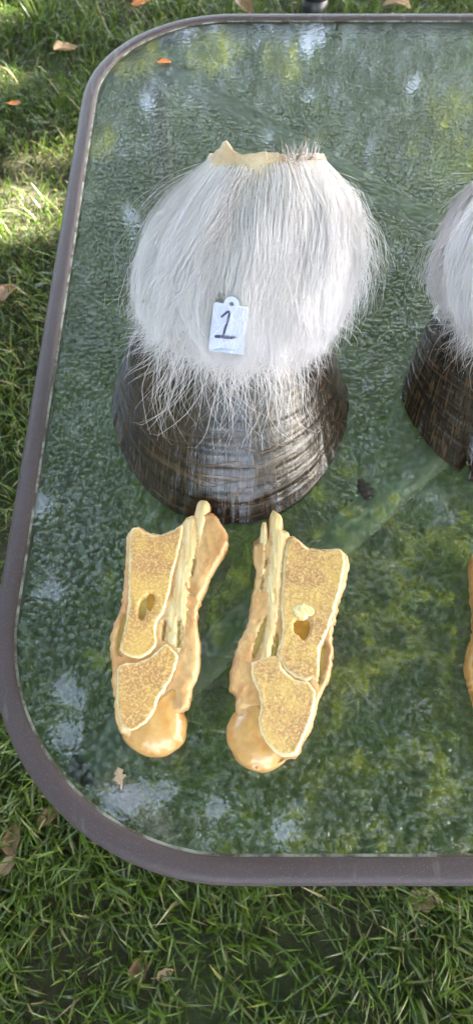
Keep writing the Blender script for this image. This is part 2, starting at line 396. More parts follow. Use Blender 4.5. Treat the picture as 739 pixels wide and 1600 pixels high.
# leaf layers added overhead to block skylight and darken what the glass mirrors
n2 = 76000; nn2 = (36000, 22000, 9000, 9000)
bo_ = np.concatenate([np.stack([rs.uniform(a, b, k), rs.uniform(c, d, k), rs.uniform(e, f, k)], 1) for (a, b, c, d, e, f), k in
                      zip(((-2.6, 3.6, -1.3, 7.8, 3.3, 5.4), (-6.5, -.3, -6.0, 2.0, 3.0, 5.2), (3.0, 7.5, -4.5, 0, 2.6, 5.2), (-.3, 3.4, -4.2, -1.0, 3.4, 5.2)), nn2)]) - np.array(troot)
P[nb_:nb_ + n2] = bo_
Pw = P + np.array(troot)
keep = np.ones(NL, bool)
for p, r in GAPS:
    rel = Pw - np.array(p); along = rel @ sd; perp = np.linalg.norm(rel - along[:, None] * sd, axis=1)
    keep &= ~((perp < r + .055) & (along > 0))
# low sprigs added in a brighter leaf colour, mirrored as sunlit flecks
SPR = []
for u_, v_, r in ((555, 1015, .17), (530, 990, .10), (600, 925, .10), (712, 885, .15), (690, 900, .10), (575, 838, .13), (610, 850, .08), (650, 1210, .13), (515, 1290, .12), (580, 1262, .16), (640, 1285, .08), (380, 885, .08),
                  (690, 1005, .08), (505, 1110, .07), (705, 1120, .08), (625, 1000, .07), (530, 1225, .08), (720, 1290, .08), (330, 80, .16), (215, 92, .14), (440, 95, .12), (720, 250, .14), (150, 220, .10), (700, 170, .12)):
    d_ = ray(u_, v_).normalized(); d_.z = -d_.z; p0_ = px(u_, v_, TZ); c_ = np.array(p0_ + d_ * ((2.75 - TZ) / d_.z))
    rel = Pw - c_; along = rel @ sd; perp = np.linalg.norm(rel - along[:, None] * sd, axis=1)
    keep &= ~((perp < r + .12) & (along > 0))
    rel = Pw - np.array(p0_); along = rel @ np.array(d_); perp = np.linalg.norm(rel - along[:, None] * np.array(d_), axis=1)
    m_ = int(850 * r); SPR.append(c_ - np.array(troot) + rs.normal(0, 1, (m_, 3)) * np.array([r * .42, r * .42, r * .14]))
SPR = np.concatenate(SPR)
# chinks of sky that the glass mirrors
for u_, v_, r in ((60, 790, .10), (180, 1250, .09), (215, 1248, .08), (250, 1240, .07), (340, 1262, .07), (450, 1296, .08), (102, 1075, .09), (120, 1095, .07), (105, 1150, .10), (70, 925, .05), (92, 930, .05),
                  (230, 160, .16), (205, 342, .17), (478, 72, .15), (500, 60, .10), (440, 90, .10), (485, 150, .10), (150, 215, .08), (568, 1015, .06), (470, 1262, .05), (630, 865, .05), (650, 130, .12), (420, 215, .1)):
    p0_ = px(u_, v_, TZ); d_ = ray(u_, v_).normalized(); d_.z = -d_.z
    rel = Pw - np.array(p0_); along = rel @ np.array(d_); perp = np.linalg.norm(rel - along[:, None] * np.array(d_), axis=1)
    keep &= ~((perp < (r * .72 + .03 if v_ > 400 else r * .45 + .01)) & (along > 0))
P = np.concatenate([P[keep], SPR]); n = len(P)
u = rs.normal(size=(n, 3)); u[:, 2] *= .5; u /= np.linalg.norm(u, axis=1)[:, None]
w = np.cross(u, rs.normal(size=(n, 3)) * .6 + np.array([0, 0, 1.0])); w /= np.linalg.norm(w, axis=1)[:, None]
nn = np.cross(u, w); ln = rs.uniform(.05, .085, n); ln[n - len(SPR):] *= .55; ln = ln[:, None]; wd = ln * .36
prof = [(-1, 0, 0), (-.35, 1, .18), (.35, .8, .15), (1, 0, -.1), (.35, -.8, .15), (-.35, -1, .18)]
V = np.stack([P + u * ln * a + w * wd * b + nn * ln * c for a, b, c in prof], 1).reshape(-1, 3)
b0 = (np.arange(n) * 6)[:, None]; F = np.concatenate([b0 + np.array([[0, 1, 2, 3]]), b0 + np.array([[0, 3, 4, 5]])], 0)
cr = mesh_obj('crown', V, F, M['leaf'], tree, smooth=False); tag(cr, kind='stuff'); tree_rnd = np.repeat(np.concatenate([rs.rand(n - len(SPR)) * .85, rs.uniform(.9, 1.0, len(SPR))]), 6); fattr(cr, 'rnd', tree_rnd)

# unseen hedges added to darken the hoof reflections and cut skylight
def hedge(cx, cy, w, rz, h_, seed, label):
    rs = np.random.RandomState(seed); root = empty('added_hedge', (cx, cy, 0), R(rz)); tag(root, label, 'hedge', 'unseen hedges added to cut light')
    n = int(w * 2 * h_ * 1050)
    P = np.stack([rs.uniform(-w, w, n), rs.normal(0, .28, n), h_ * rs.uniform(0.02, 1, n) ** .85], 1)
    P[:, 2] += .15 * np.sin(P[:, 0] * 2.1 + seed) * (P[:, 2] / h_)
    u = rs.normal(size=(n, 3)); u /= np.linalg.norm(u, axis=1)[:, None]; v = np.cross(u, rs.normal(size=(n, 3))); v /= np.linalg.norm(v, axis=1)[:, None]
    l_ = rs.uniform(.05, .09, n)[:, None]
    V = np.stack([P - u * l_, P - v * l_ * .45, P + u * l_, P + v * l_ * .45], 1).reshape(-1, 3)
    o = mesh_obj('foliage', V, np.arange(n * 4).reshape(-1, 4), M['leaf'], root, smooth=False); fattr(o, 'rnd', np.repeat(rs.rand(n), 4)); tag(o, kind='stuff')
    for k in range(int(w * 2 / .9)):
        xx = -w + .45 + k * .9; V, F = tube([(xx, 0, -.05), (xx + .05, .03, h_ * .45), (xx - .03, -.02, h_ * .85)], [.05, .035, .012], 7); mesh_obj('stem', V, F, M['bark'], root)
hedge(-5.0, -4.8, 2.8, 0, 3.8, 1, 'tall unseen hedge added behind the camera to darken the left of the hoof wall')
hedge(5.6, -4.8, 2.9, 0, 3.4, 5, 'unseen hedge added behind the camera on the right to cut skylight')
hedge(-5.6, .8, 5.0, 90, 3.2, 2, 'long unseen hedge added on the left to darken the hoof reflections')

# ------------------------------------------------------------------ patio table
TX0, TX1, TY0, TY1, RAD = -.186, .886, .002, 1.022, .185
def rrect(inset, n=20):
    x0, x1, y0, y1, r = TX0 + inset, TX1 - inset, TY0 + inset, TY1 - inset, RAD - inset
    P = []
    for cx, cy, a0 in ((x1 - r, y0 + r, -90), (x1 - r, y1 - r, 0), (x0 + r, y1 - r, 90), (x0 + r, y0 + r, 180)):
        for k in range(n + 1):
            a = R(a0 + 90 * k / n); P.append((cx + r * math.cos(a), cy + r * math.sin(a)))
    return P
table = empty('patio_table', (0, 0, 0))
tag(table, 'square glass patio table with rounded corners and grey-brown metal rim', 'table')
prof = [(.0168, -.006), (.0168, .0015), (.0155, .0032), (.0125, .0038), (.0060, .0036), (.0025, .0022), (.0006, -.0010), (0, -.006), (0, -.019), (.0015, -.0215), (.006, -.022), (.0135, -.022), (.0152, -.020), (.0152, -.0075)]
V = []; F = []
loops = [rrect(a) for a, _ in prof]; m = len(loops[0])
for lp, (_, z) in zip(loops, prof): V += [(x, y, TZ + z) for x, y in lp]
for i in range(len(prof)):
    j = (i + 1) % len(prof)
    for k in range(m): F.append((i * m + k, i * m + (k + 1) % m, j * m + (k + 1) % m, j * m + k))
o = mesh_obj('table_rim', V, F, M['coat'], table); recalc(o)
# glass slab: top sheet pebbled, underside and edge plain
lp = rrect(.0178)
V = [(x, y, TZ) for x, y in lp] + [(x, y, TZ - .0055) for x, y in lp]
F = [tuple(range(m)), tuple(range(2 * m - 1, m - 1, -1))] + [(k, k + m, (k + 1) % m + m, (k + 1) % m) for k in range(m)]
o = mesh_obj('glass_top', V, F, M['glass'], table, smooth=False); o.data.materials.append(M['glass_back'])
for p in o.data.polygons: p.material_index = 0 if p.normal.z > .9 else 1
# grey seal strip between glass and rim
t = NT('seal'); t.set(color=t.mix(t.ramp(t.noise(t.coord(), 60, 4, .7), [(.42, 0.0), (.6, 1.0)]), (.05, .042, .03), (.22, .23, .21)), rough=.7); M['seal'] = t.m
ia, ib = rrect(.0169), rrect(.0188)
V = [(x, y, TZ + .0012) for x, y in ia] + [(x, y, TZ + .0008) for x, y in ib] + [(x, y, TZ + .0003) for x, y in ib]
F = [(k, (k + 1) % m, (k + 1) % m + m, k + m) for k in range(m)] + [(k + m, (k + 1) % m + m, (k + 1) % m + 2 * m, k + 2 * m) for k in range(m)]
mesh_obj('seal_strip', V, F, M['seal'], table)
TC = Vector(((TX0 + TX1) / 2, (TY0 + TY1) / 2, TZ - .024))
t = NT('frame_paint'); c = t.coord(); n = t.noise(c, 30, 4)
t.set(color=t.mix(n, (.58, .57, .57), (.68, .67, .67)), rough=.35); M['frame'] = t.m
for sx in (-1, 1):
    for sy in (-1, 1):
        cx = (TX0 + .078) if sx < 0 else (TX1 - .078); cy = (TY0 + .078) if sy < 0 else (TY1 - .078)
        V, F = tube([TC + Vector((sx * .03, sy * .03, 0)), Vector((cx, cy, TC.z))], [.0165, .0165], 14)
        mesh_obj('brace_bar', V, F, M['frame'], table)
        V, F = tube([Vector((cx, cy, TZ - .022)), Vector((cx, cy, .35)), Vector((cx + sx * .002, cy + sy * .002, .0))], [.014, .014, .013], 14)
        lg = mesh_obj('leg', V, F, M['coat'], table)
        V, F = tube([Vector((cx, cy, .03)), Vector((cx + sx * .002, cy + sy * .002, -.004))], [.017, .018], 14); mesh_obj('foot_cap', V, F, M['plastic'], lg)
V, F = tube([TC + Vector((0, 0, -.018)), TC + Vector((0, 0, .017))], [.06, .06], 24); mesh_obj('hub_plate', V, F, M['frame'], table)

# ------------------------------------------------------------------ hooves
def smooth_interp(tab, s):
    k = [r[0] for r in tab]; out = []
    for c in range(1, len(tab[0])): out.append(np.interp(s, k, [r[c] for r in tab]))
    return out
RINGS = [  # s, front y, front z, back y, back z, half width, centre x
    (-.02, .203, .192, .270, .138, .044, .027),
    (.00, .200, .190, .270, .135, .047, .027),
    (.10, .186, .184, .271, .122, .056, .027),
    (.25, .162, .172, .270, .105, .069, .025),
    (.45, .136, .155, .264, .086, .076, .018),
    (.70, .108, .133, .255, .066, .078, .011),
    (.92, .088, .112, .248, .052, .072, .008),
    (1.05, .078, .098, .246, .044, .075, .003),
    (1.25, .060, .077, .242, .034, .088, 0),
    (1.50, .038, .050, .238, .024, .100, 0)]
def env(phi, s):
    fy, fz, by, bz, w, xc = smooth_interp(RINGS, s)
    f = (1 - np.cos(phi)) / 2; f = f ** 1.05
    x = xc + w * np.sin(phi) * (1 + .06 * np.cos(2 * phi))
    return np.stack([x, fy + (by - fy) * f, fz + (bz - fz) * f], -1)
def env_n(phi, s):
    e = 1e-3; a = env(phi + e, s) - env(phi - e, s); b = env(phi, s + e) - env(phi, s - e)
    n = np.cross(b, a); n /= np.linalg.norm(n, axis=-1, keepdims=True) + 1e-12
    return n
def hair_mesh(name, parent, seed, nstr, nclump, fringe, bare=True, longer=0.0):
    rs = np.random.RandomState(seed)
    def batch(n, ncl, s_lo, s_hi, len_lo, len_hi, lift, rad, conv, wild, phis=None, send=None, shade=1.0):
        gphi = rs.uniform(-np.pi, np.pi, ncl) if phis is None else rs.uniform(phis[0], phis[1], ncl)
        gs = rs.uniform(s_lo, s_hi, ncl); gl = rs.uniform(len_lo, len_hi, ncl); gd = rs.normal(0, .13, ncl) ; gw = rs.uniform(0, 6.28, ncl)
        gt = rs.rand(ncl)
        i = rs.randint(0, ncl, n); K = 9; T = np.linspace(0, 1, K)[None, :]
        dphi = rs.normal(0, .13, n); ds = rs.normal(0, .05, n)
        phi0 = gphi[i] + dphi; s0 = np.minimum(np.clip(gs[i] + ds, s_lo - .04, 1.02), (.97 if phis is None else 1.0) - .05 * (1 - np.cos(phi0)))
        if bare: # bare shaved band along the front left of the cut edge
            band = np.exp(-((phi0 + .38) / .60) ** 4) * .040
            s0 = np.maximum(s0, band + rs.uniform(0, .03, n))
        L = gl[i] * rs.uniform(.75, 1.2, n)
        s1 = s0 + L
        if send is not None: s1 = np.minimum(s1, send + .03 + longer - .06 * (1 - np.cos(np.clip(phi0, -2.2, 2.2))) + .05 * np.sin(gphi[i] * 5 + gw[i] * .3) * gt[i] + rs.normal(0, .035, n) - np.abs(rs.normal(0, .10, n)) + .10 * (rs.rand(n) < .12))
        s1 = np.maximum(s1, s0 + .05)
        s = s0[:, None] + (s1 - s0)[:, None] * T
        cf = 1 - conv * T ** 1.4
        ph_w = (.085 * np.sin(gw[i][:, None] * 3 + (7 + 4 * gt[i][:, None]) * s) * T ** .7) * (1 if wild < .5 else 1.5)
        drift = (gd[i] + wild * .25 * rs.normal(size=n))[:, None]
        # feather sweeps outwards away from the front centre line
        ph = gphi[i][:, None] + ph_w + dphi[:, None] * cf + drift * T ** 1.5 + .03 * np.sin(gw[i][:, None] + 5 * s) + T * (.10 * np.sin(2.3 * gphi[i] + seed) + .09 * np.sin(5.1 * gphi[i] + 3 * gs[i] + 2 * seed))[:, None] + .06 * np.sin(phi0)[:, None] * T
        p = env(ph, s); nr = env_n(ph, s)
        lf = (lift * (.12 + .88 * gt[i]) + wild * np.abs(rs.normal(0, .010, n)))[:, None]
        off = .001 + lf * np.sin(np.minimum(T * 1.9, 1.75)) * np.where(s > 1.0, np.clip(1 - (s - 1.0) * 1.3, .15, 1), 1)
        lump = .5 * np.sin(4.3 * ph + 2.1 * s + seed) * np.sin(3.7 * s + 1.9 * ph) + .5 * np.sin(9.1 * ph - 2.6 * s) * np.sin(6.3 * s + 2 * ph + seed) + .3 * np.sin(17 * ph + 3 * s + 2 * np.sin(5 * s))
        off = off + .0042 * (lump + .55) * np.clip(s * 4, 0, 1) * np.clip((1.12 - s) * 4, 0, 1)
        p = p + nr * off[..., None]
        k = wild * .006; w0 = rs.uniform(0, 6.28, (n, 3))[:, None, :]
        p = p + k * (T[..., None] ** 1.5) * np.sin(w0 + T[..., None] * rs.uniform(1.5, 4, (n, 1, 3)))
        r = rad * rs.uniform(.7, 1.25, n)
        return p, r, (gt[i] * .7 + rs.rand(n) * .3) * shade  # low locks and under layer coloured darker, as painted self-shadow
    B = [batch(int(nstr * .40), nclump, .02, .99, .30, .55, .003, .00016, .70, .12, send=1.02, shade=.95),
         batch(int(nstr * .12), nclump // 2, .50, .96, .15, .45, .006, .00014, .65, .3, send=1.07),
         batch(int(nstr * .50), nclump // 4, .02, .70, .55, 1.05, .013, .00016, .88, .16, send=1.03),
         batch(int(nstr * .10), nclump // 6, .05, .8, .4, .9, .013, .00011, .55, .7, send=1.05),
         batch(int(nstr * .007), 60, .1, .9, .2, .5, .014, .00009, .1, 1.5, send=1.06),
         batch(int(fringe), 70, .75, .99, .25, .62, .004, .00012, .60, .45, phis=(-.70, .80)),
         batch(int(fringe * 1.0), 50, .65, .97, .15, .42, .005, .00011, .6, .6, phis=(-1.6, -.45)),
         batch(int(fringe * .8), 44, .65, .97, .15, .38, .005, .00011, .6, .6, phis=(.5, 1.6)),
         batch(int(nstr * .012), 26, .15, .5, .25, .5, .020, .00013, .6, 1.0, phis=(1.1, 2.0))]
    # ragged tuft standing up at the right of the cut
    nt = 220; T = np.linspace(0, 1, 9)[None, :, None]; ph_ = rs.normal(.55, .2, nt)
    p = env(ph_, np.full(nt, .015))[:, None, :] + np.array([0, .35, .9]) * T * rs.uniform(.002, .008, nt)[:, None, None] + T ** 1.5 * rs.normal(0, .005, (nt, 1, 3))
    B.append((p, rs.uniform(.00010, .0002, nt), rs.uniform(0, .6, nt)))
    P = np.concatenate([b[0] for b in B]); r = np.concatenate([b[1] for b in B]); rnd = np.concatenate([b[2] for b in B])
    # keep strands out of the table top and the number-tag's place
    P[..., 2] = np.maximum(P[..., 2], .0012)
    n, K, _ = P.shape
    tg = np.gradient(P, axis=1); tg /= np.linalg.norm(tg, axis=2, keepdims=True) + 1e-9
    a = np.cross(tg, np.array([.3, .2, .93])); a /= np.linalg.norm(a, axis=2, keepdims=True) + 1e-9
    b = np.cross(tg, a); rr = r[:, None, None] * (1.08 - np.linspace(0, 1, K)[None, :, None] ** 2)
    V = np.stack([P + (a * math.cos(q) + b * math.sin(q)) * rr for q in (0, 2.094, 4.189)], 2).reshape(-1, 3)
    base = (np.arange(n) * K * 3)[:, None]; F = []
    for k in range(K - 1):
        for q in range(3):
            q2 = (q + 1) % 3; F.append(base + np.array([[k * 3 + q, k * 3 + q2, k * 3 + 3 + q2, k * 3 + 3 + q]]))
    o = mesh_obj(name, V, np.concatenate(F, 0), M['hair'], parent)
    fattr(o, 'rnd', np.repeat(rnd, K * 3)); tag(o, kind='stuff')
    cc = np.array([.012, .19, .075]); out = P - cc; out /= np.linalg.norm(out, axis=2, keepdims=True)   # a coat of fine hair scatters light like a soft surface
    out -= tg * (out * tg).sum(2, keepdims=True); out /= np.linalg.norm(out, axis=2, keepdims=True) + 1e-9
    NN = np.stack([.45 * (a * math.cos(q) + b * math.sin(q)) + .50 * out for q in (0, 2.094, 4.189)], 2).reshape(-1, 3); NN /= np.linalg.norm(NN, axis=1, keepdims=True)
    o.data.normals_split_custom_set_from_vertices(NN.tolist())
    return o
def hoof(name, loc, rz, seed, nstr, ncl, fringe, chip, longer=0.0):
    root = empty(name, loc, rz)
    rs = np.random.RandomState(seed)
    # horn capsule: ground outline lofted to the coronet
    NA, NT_ = 260, 110
    th = np.linspace(-2.45, 2.45, NA)          # 0 = toe
    def ground_ring(a):
        x = .1065 * np.sin(a) * (1 - .035 * np.sin(2 * np.abs(a)) ** 2) ; y = .130 - .130 * np.cos(a)
        y = np.where(y > .130, .130 + (y - .130) * .62, y); x = np.where(np.abs(a) > 1.57, x * (1 + .02 * (np.abs(a) - 1.57)), x)
        return x, y
    def top_ring(a):
        x = .076 * np.sin(a); y = .172 - .090 * np.cos(a); y = np.where(y > .172, .172 + (y - .172) * .55, y)
        z = .099 - .055 * np.clip((1 - np.cos(a)) / 1.77, 0, 1) ** .9
        return x, y, z
    gx, gy = ground_ring(th); tx, ty, tz = top_ring(th)
    V = []; ST = []
    wob = np.array([noise.noise(Vector((a * 3.1, seed, 0))) for a in th]); wob2 = np.array([noise.noise(Vector((a * 11, seed, 4))) for a in th])
    fl = np.linspace(0, 1, NT_)
    for f in fl:
        z0 = np.maximum(0, .0022 + .0045 * wob2 + .0020 * wob) if chip == 0 else np.maximum(0, .002 + .003 * wob2 + chip * np.exp(-((th + .95) / .055) ** 2))
        z0 = np.where(wob2 > .18, z0, np.minimum(z0, .0014))
        x = gx + (tx - gx) * f; y = gy + (ty - gy) * f; z = z0 * (1 - f) ** 7 + tz * f
        bul = .0008 * math.sin(math.pi * f)      # slight belly of the wall
        nx_, ny_ = np.sin(th), -np.cos(th)
        ring = sum(am * np.sin(fr * f * 6.283 + ph + 1.1 * wob * sh) for am, fr, ph, sh in ((.00018, 6.3, .3, .9), (.00015, 10.7, 1.7, 1.4), (.00009, 23.3, 2.2, 2.1)))
        ring = ring * min(1, f * 8) + .0005 * wob2
        flare = .000 * math.exp(-f * 9) * np.clip(np.abs(np.sin(th)), 0, 1)
        V.append(np.stack([x + nx_ * (bul + ring + flare), y + ny_ * (bul + ring), z], 1)); ST.append(np.stack([th / 4.9 + .5, np.full(NA, f), np.zeros(NA)], 1))
    # rolled bottom edge and sole
    e0 = V[0]
    inn = e0.copy(); cx, cy = 0, .11
    inn[:, 0] *= .90; inn[:, 1] = cy + (inn[:, 1] - cy) * .90; inn[:, 2] = np.minimum(e0[:, 2], .0008)
    sole = inn.copy(); sole[:, 0] *= .5; sole[:, 1] = cy + (sole[:, 1] - cy) * .5; sole[:, 2] += .010
    cen = np.tile(np.array([[0, cy, .014]]), (NA, 1))
    rows = [cen, sole, inn] + V
    sts = [ST[0]] * 3 + ST
    # curl the top edge inwards under the hair
    top = V[-1].copy(); top[:, 0] *= .93; top[:, 1] = .16 + (top[:, 1] - .16) * .93; rows.append(top); sts.append(ST[-1])
    VV = np.concatenate(rows); SS = np.concatenate(sts); nr = len(rows)
    q = np.arange(NA - 1); F = np.concatenate([np.stack([j * NA + q, j * NA + q + 1, (j + 1) * NA + q + 1, (j + 1) * NA + q], 1) for j in range(nr - 1)])
    # close the heel between the two ends of each row
    hl = np.array([[j * NA + NA - 1, j * NA, (j + 1) * NA, (j + 1) * NA + NA - 1] for j in range(nr - 1)]); F = np.concatenate([F, hl])
    o = mesh_obj('hoof_wall', VV, F, M['horn'], root); vattr(o, 'st', SS); recalc(o)
    # hide of the pastern
    NP, NS = 96, 40
    ph = np.linspace(-math.pi, math.pi, NP, endpoint=False); sv = np.linspace(0, 1.06, NS)
    V = np.concatenate([env(ph, np.full(NP, s)) - .014 * env_n(ph, np.full(NP, s)) * min(1, max(0, (s - .78) / .28)) ** 1.5 for s in sv])
    q = np.arange(NP); F = np.concatenate([np.stack([j * NP + q, j * NP + (q + 1) % NP, (j + 1) * NP + (q + 1) % NP, (j + 1) * NP + q], 1) for j in range(NS - 1)])
    hd = mesh_obj('hide', V, F, M['hide'], root); recalc(hd)
    # bare skin at the cut: collar lip + raw cut face
    def rim_ring(s, sc, up, nz):
        r = env(ph, np.full(NP, s)); c = r.mean(0); ax = np.array([0, .62, .78])
        w = np.array([noise.noise(Vector((math.cos(p) * 1.6, math.sin(p) * 1.6, seed + nz))) for p in ph])
        w2 = np.array([noise.noise(Vector((math.cos(p) * 6, math.sin(p) * 6, seed + nz))) for p in ph])
        pk = .008 * np.exp(-((ph + .72) / .12) ** 2) - .001 * np.exp(-((ph - .7) / .5) ** 2)
        return c + (r - c) * sc + ax * (up + (.003 * w + .0022 * w2) + pk * (up > 0))[:, None]
    rings = [rim_ring(0.10, 1.010, -.0005, 0), rim_ring(.05, 1.012, 0.0005, 0), rim_ring(.0, 1.012, .002, 0), rim_ring(.0, .995, .0036, 0), rim_ring(0, .955, .0038, 0), rim_ring(0, .90, .002, 0)]
    V = np.concatenate(rings); F = np.concatenate([np.stack([j * NP + q, j * NP + (q + 1) % NP, (j + 1) * NP + (q + 1) % NP, (j + 1) * NP + q], 1) for j in range(len(rings) - 1)])
    mesh_obj('skin_edge', V, F, M['skin'], root)
    rings = [rim_ring(0, k, -.001 - .006 * (1 - k) + .002 * (k < .5), 5 + k) for k in (.93, .75, .55, .35, .15)]
    V = np.concatenate(rings); F = [tuple(int(z) for z in f) for f in np.concatenate([np.stack([j * NP + q, j * NP + (q + 1) % NP, (j + 1) * NP + (q + 1) % NP, (j + 1) * NP + q], 1) for j in range(4)])] + [tuple(4 * NP + k for k in range(NP))]
    mesh_obj('cut_face', [tuple(v) for v in V], F, M['flesh'], root)
    hair_mesh('hair', root, seed, nstr, ncl, fringe, True, longer)
    return root
toe1 = px(362, 822, TZ)
H1 = hoof('horse_hoof', (toe1.x - .004, toe1.y, TZ + .0006), R(-1), 1, 24000, 800, 330, 0)
tag(H1, 'dark hoof with long white hair and a paper tag numbered 1', 'hoof', 'cut hooves on the glass table')
q2 = px(628, 612, TZ)
H2 = hoof('horse_hoof', (q2.x + .137, q2.y - .122, TZ + .0006), R(15), 4, 15000, 520, 160, .018, .10)
tag(H2, 'dark hoof with white hair cut off by the right edge of the picture', 'hoof', 'cut hooves on the glass table')

# ------------------------------------------------------------------ number tag
bpy.context.view_layer.update()
def env_world_bvh(H, lift):
    ph = np.linspace(-1.6, 1.6, 80); sv = np.linspace(0, 1.3, 80)
    V = np.concatenate([env(ph, np.full(80, s)) + lift * env_n(ph, np.full(80, s)) for s in sv])
    mw = H.matrix_world; V = [mw @ Vector(v) for v in V]
    F = [(j * 80 + k, j * 80 + k + 1, (j + 1) * 80 + k + 1, (j + 1) * 80 + k) for j in range(79) for k in range(79)]
    return BVHTree.FromPolygons(V, F)
bvh = env_world_bvh(H1, .0195)
def hit(u, v): return bvh.ray_cast(CAM, ray(u, v).normalized())
hc, hn, *_ = hit(357, 514)
if hn.z < 0: hn = -hn
hn = (hn + Vector((0, -.25, .2))).normalized()
def on_plane(u, v):
    d = ray(u, v); tt = (hc - CAM).dot(hn) / d.dot(hn); return CAM + d * tt
yl = (on_plane(362, 476) - on_plane(352, 552)).normalized(); xl = yl.cross(hn).normalized(); yl = hn.cross(xl)
tagr = empty('number_tag', hc); tagr.matrix_world = Matrix((( xl.x, yl.x, hn.x, hc.x), (xl.y, yl.y, hn.y, hc.y), (xl.z, yl.z, hn.z, hc.z), (0, 0, 0, 1)))
tag(tagr, 'small white paper tag with handwritten number 1 lying on the hair', 'tag')
tw = (on_plane(386, 516) - on_plane(331, 511)).length / 2; thh = (on_plane(360, 476) - on_plane(352.5, 552)).length / 2
def outline_tag():
    P = []; r = tw * .12
    def arc(cx, cy, r, a0, a1, n=6):
        for k in range(n + 1):
            a = R(a0 + (a1 - a0) * k / n); P.append((cx + r * math.cos(a), cy + r * math.sin(a)))
    arc(tw - r, -thh + r, r, -90, 0); arc(tw - r, thh - r, r, 0, 90)
    arc(0, thh, tw * .44, 0, 180, 16)
    arc(-tw + r, thh - r, r, 90, 180); arc(-tw + r, -thh + r, r, 180, 270)
    return P
op = outline_tag(); hp = [(.0 + tw * .13 * math.cos(R(360 * k / 16)), thh + tw * .03 + tw * .13 * math.sin(R(360 * k / 16))) for k in range(16)]
def curve_tag(x, y): return .0010 * (x / tw) ** 2 * -1 + .0012 * (y / thh)
def fill_with_hole(outer, hole):
    pts = [Vector(p) for p in outer] + [Vector(p) for p in hole]
    n, h_ = len(outer), len(hole)
    ed = [(i, (i + 1) % n) for i in range(n)] + [(n + i, n + (i + 1) % h_) for i in range(h_)]
    vo, eo, fo, *_ = geometry.delaunay_2d_cdt(pts, ed, [], 1, 1e-7)
    fs = []
    for f in fo:
        c = sum((vo[i] for i in f), Vector((0, 0))) / len(f)
        if (c - Vector((0, thh + tw * .03))).length > tw * .11: fs.append(f)
    return [tuple(v) for v in vo], fs
vo, fs = fill_with_hole(op, hp); k = len(vo)
V = [(x, y, curve_tag(x, y) + .0004) for x, y in vo] + [(x, y, curve_tag(x, y) - .0004) for x, y in vo]
ec = {}
for f in fs:
    for a, b in zip(f, list(f[1:]) + [f[0]]): ec[(a, b)] = 1
F = [tuple(f) for f in fs] + [tuple(i + k for i in reversed(f)) for f in fs] + [(b, a, a + k, b + k) for (a, b) in ec if (b, a) not in ec]
mesh_obj('card', V, F, M['tag'], tagr, smooth=False)
def stroke(pts, ws, z=.0006, n=10):
    Pp = []; Wv = []
    for i in range(len(pts) - 1):
        for k in range(n):
            f = k / n; Pp.append(Vector(pts[i]).lerp(Vector(pts[i + 1]), f)); Wv.append(ws[i] + (ws[i + 1] - ws[i]) * f)
    Pp.append(Vector(pts[-1])); Wv.append(ws[-1]); V = []; F = []
    for i, p in enumerate(Pp):
        d = (Pp[min(i + 1, len(Pp) - 1)] - Pp[max(i - 1, 0)]).normalized(); s = Vector((-d.y, d.x))
        endf = min(1.0, (min(i, len(Pp) - 1 - i) + .8) / 2.2) ** .5
        for sg in (-1, 1):
            w = p + s * sg * Wv[i] * endf; V.append((w.x, w.y, curve_tag(w.x, w.y) + z))
    for i in range(len(Pp) - 1): F.append((2 * i, 2 * i + 1, 2 * i + 3, 2 * i + 2))
    return V, F
def tl(cx, cy):   # position on the card from the 739 x 887 enlargement
    return ((cx - 340) / 205 * tw + (cy - 470) / 270 * tw * .135, -(cy - 475) / 275 * thh - (cx - 340) / 205 * thh * -.10)
VV, FF = [], []
for pts, ws in (([(250, 345), (290, 312), (335, 275)], [.00075, .0007, .0008]), ([(338, 272), (350, 300), (330, 380), (305, 460), (282, 548)], [.0009, .00085, .00075, .0008, .0008]),
                ([(182, 562), (240, 562), (310, 570), (370, 575), (435, 568)], [.00085, .0010, .0009, .0008, .0006])):
    v_, f_ = stroke([tl(*p) for p in pts], [w * 1.08 for w in ws], .0006 + .00005 * len(VV) / 40); b = len(VV); VV += v_; FF += [tuple(i + b for i in f) for f in f_]
mesh_obj('numeral', VV, FF, M['ink'], tagr, smooth=False)
VV, FF = [], []
xx = 180
while xx < 470:
    w = random.uniform(8, 22); h0 = random.uniform(5, 10); y0 = 715 + (xx - 180) * .02
    P4 = [tl(xx, y0 + h0), tl(xx + w, y0 + h0), tl(xx + w, y0 - h0), tl(xx, y0 - h0)]; b = len(VV)
    VV += [(x, y, curve_tag(x, y) + .00055) for x, y in P4]; FF.append((b, b + 1, b + 2, b + 3)); xx += w + random.uniform(2, 12)
mesh_obj('printed_strip', VV, FF, M['print'], tagr, smooth=False)

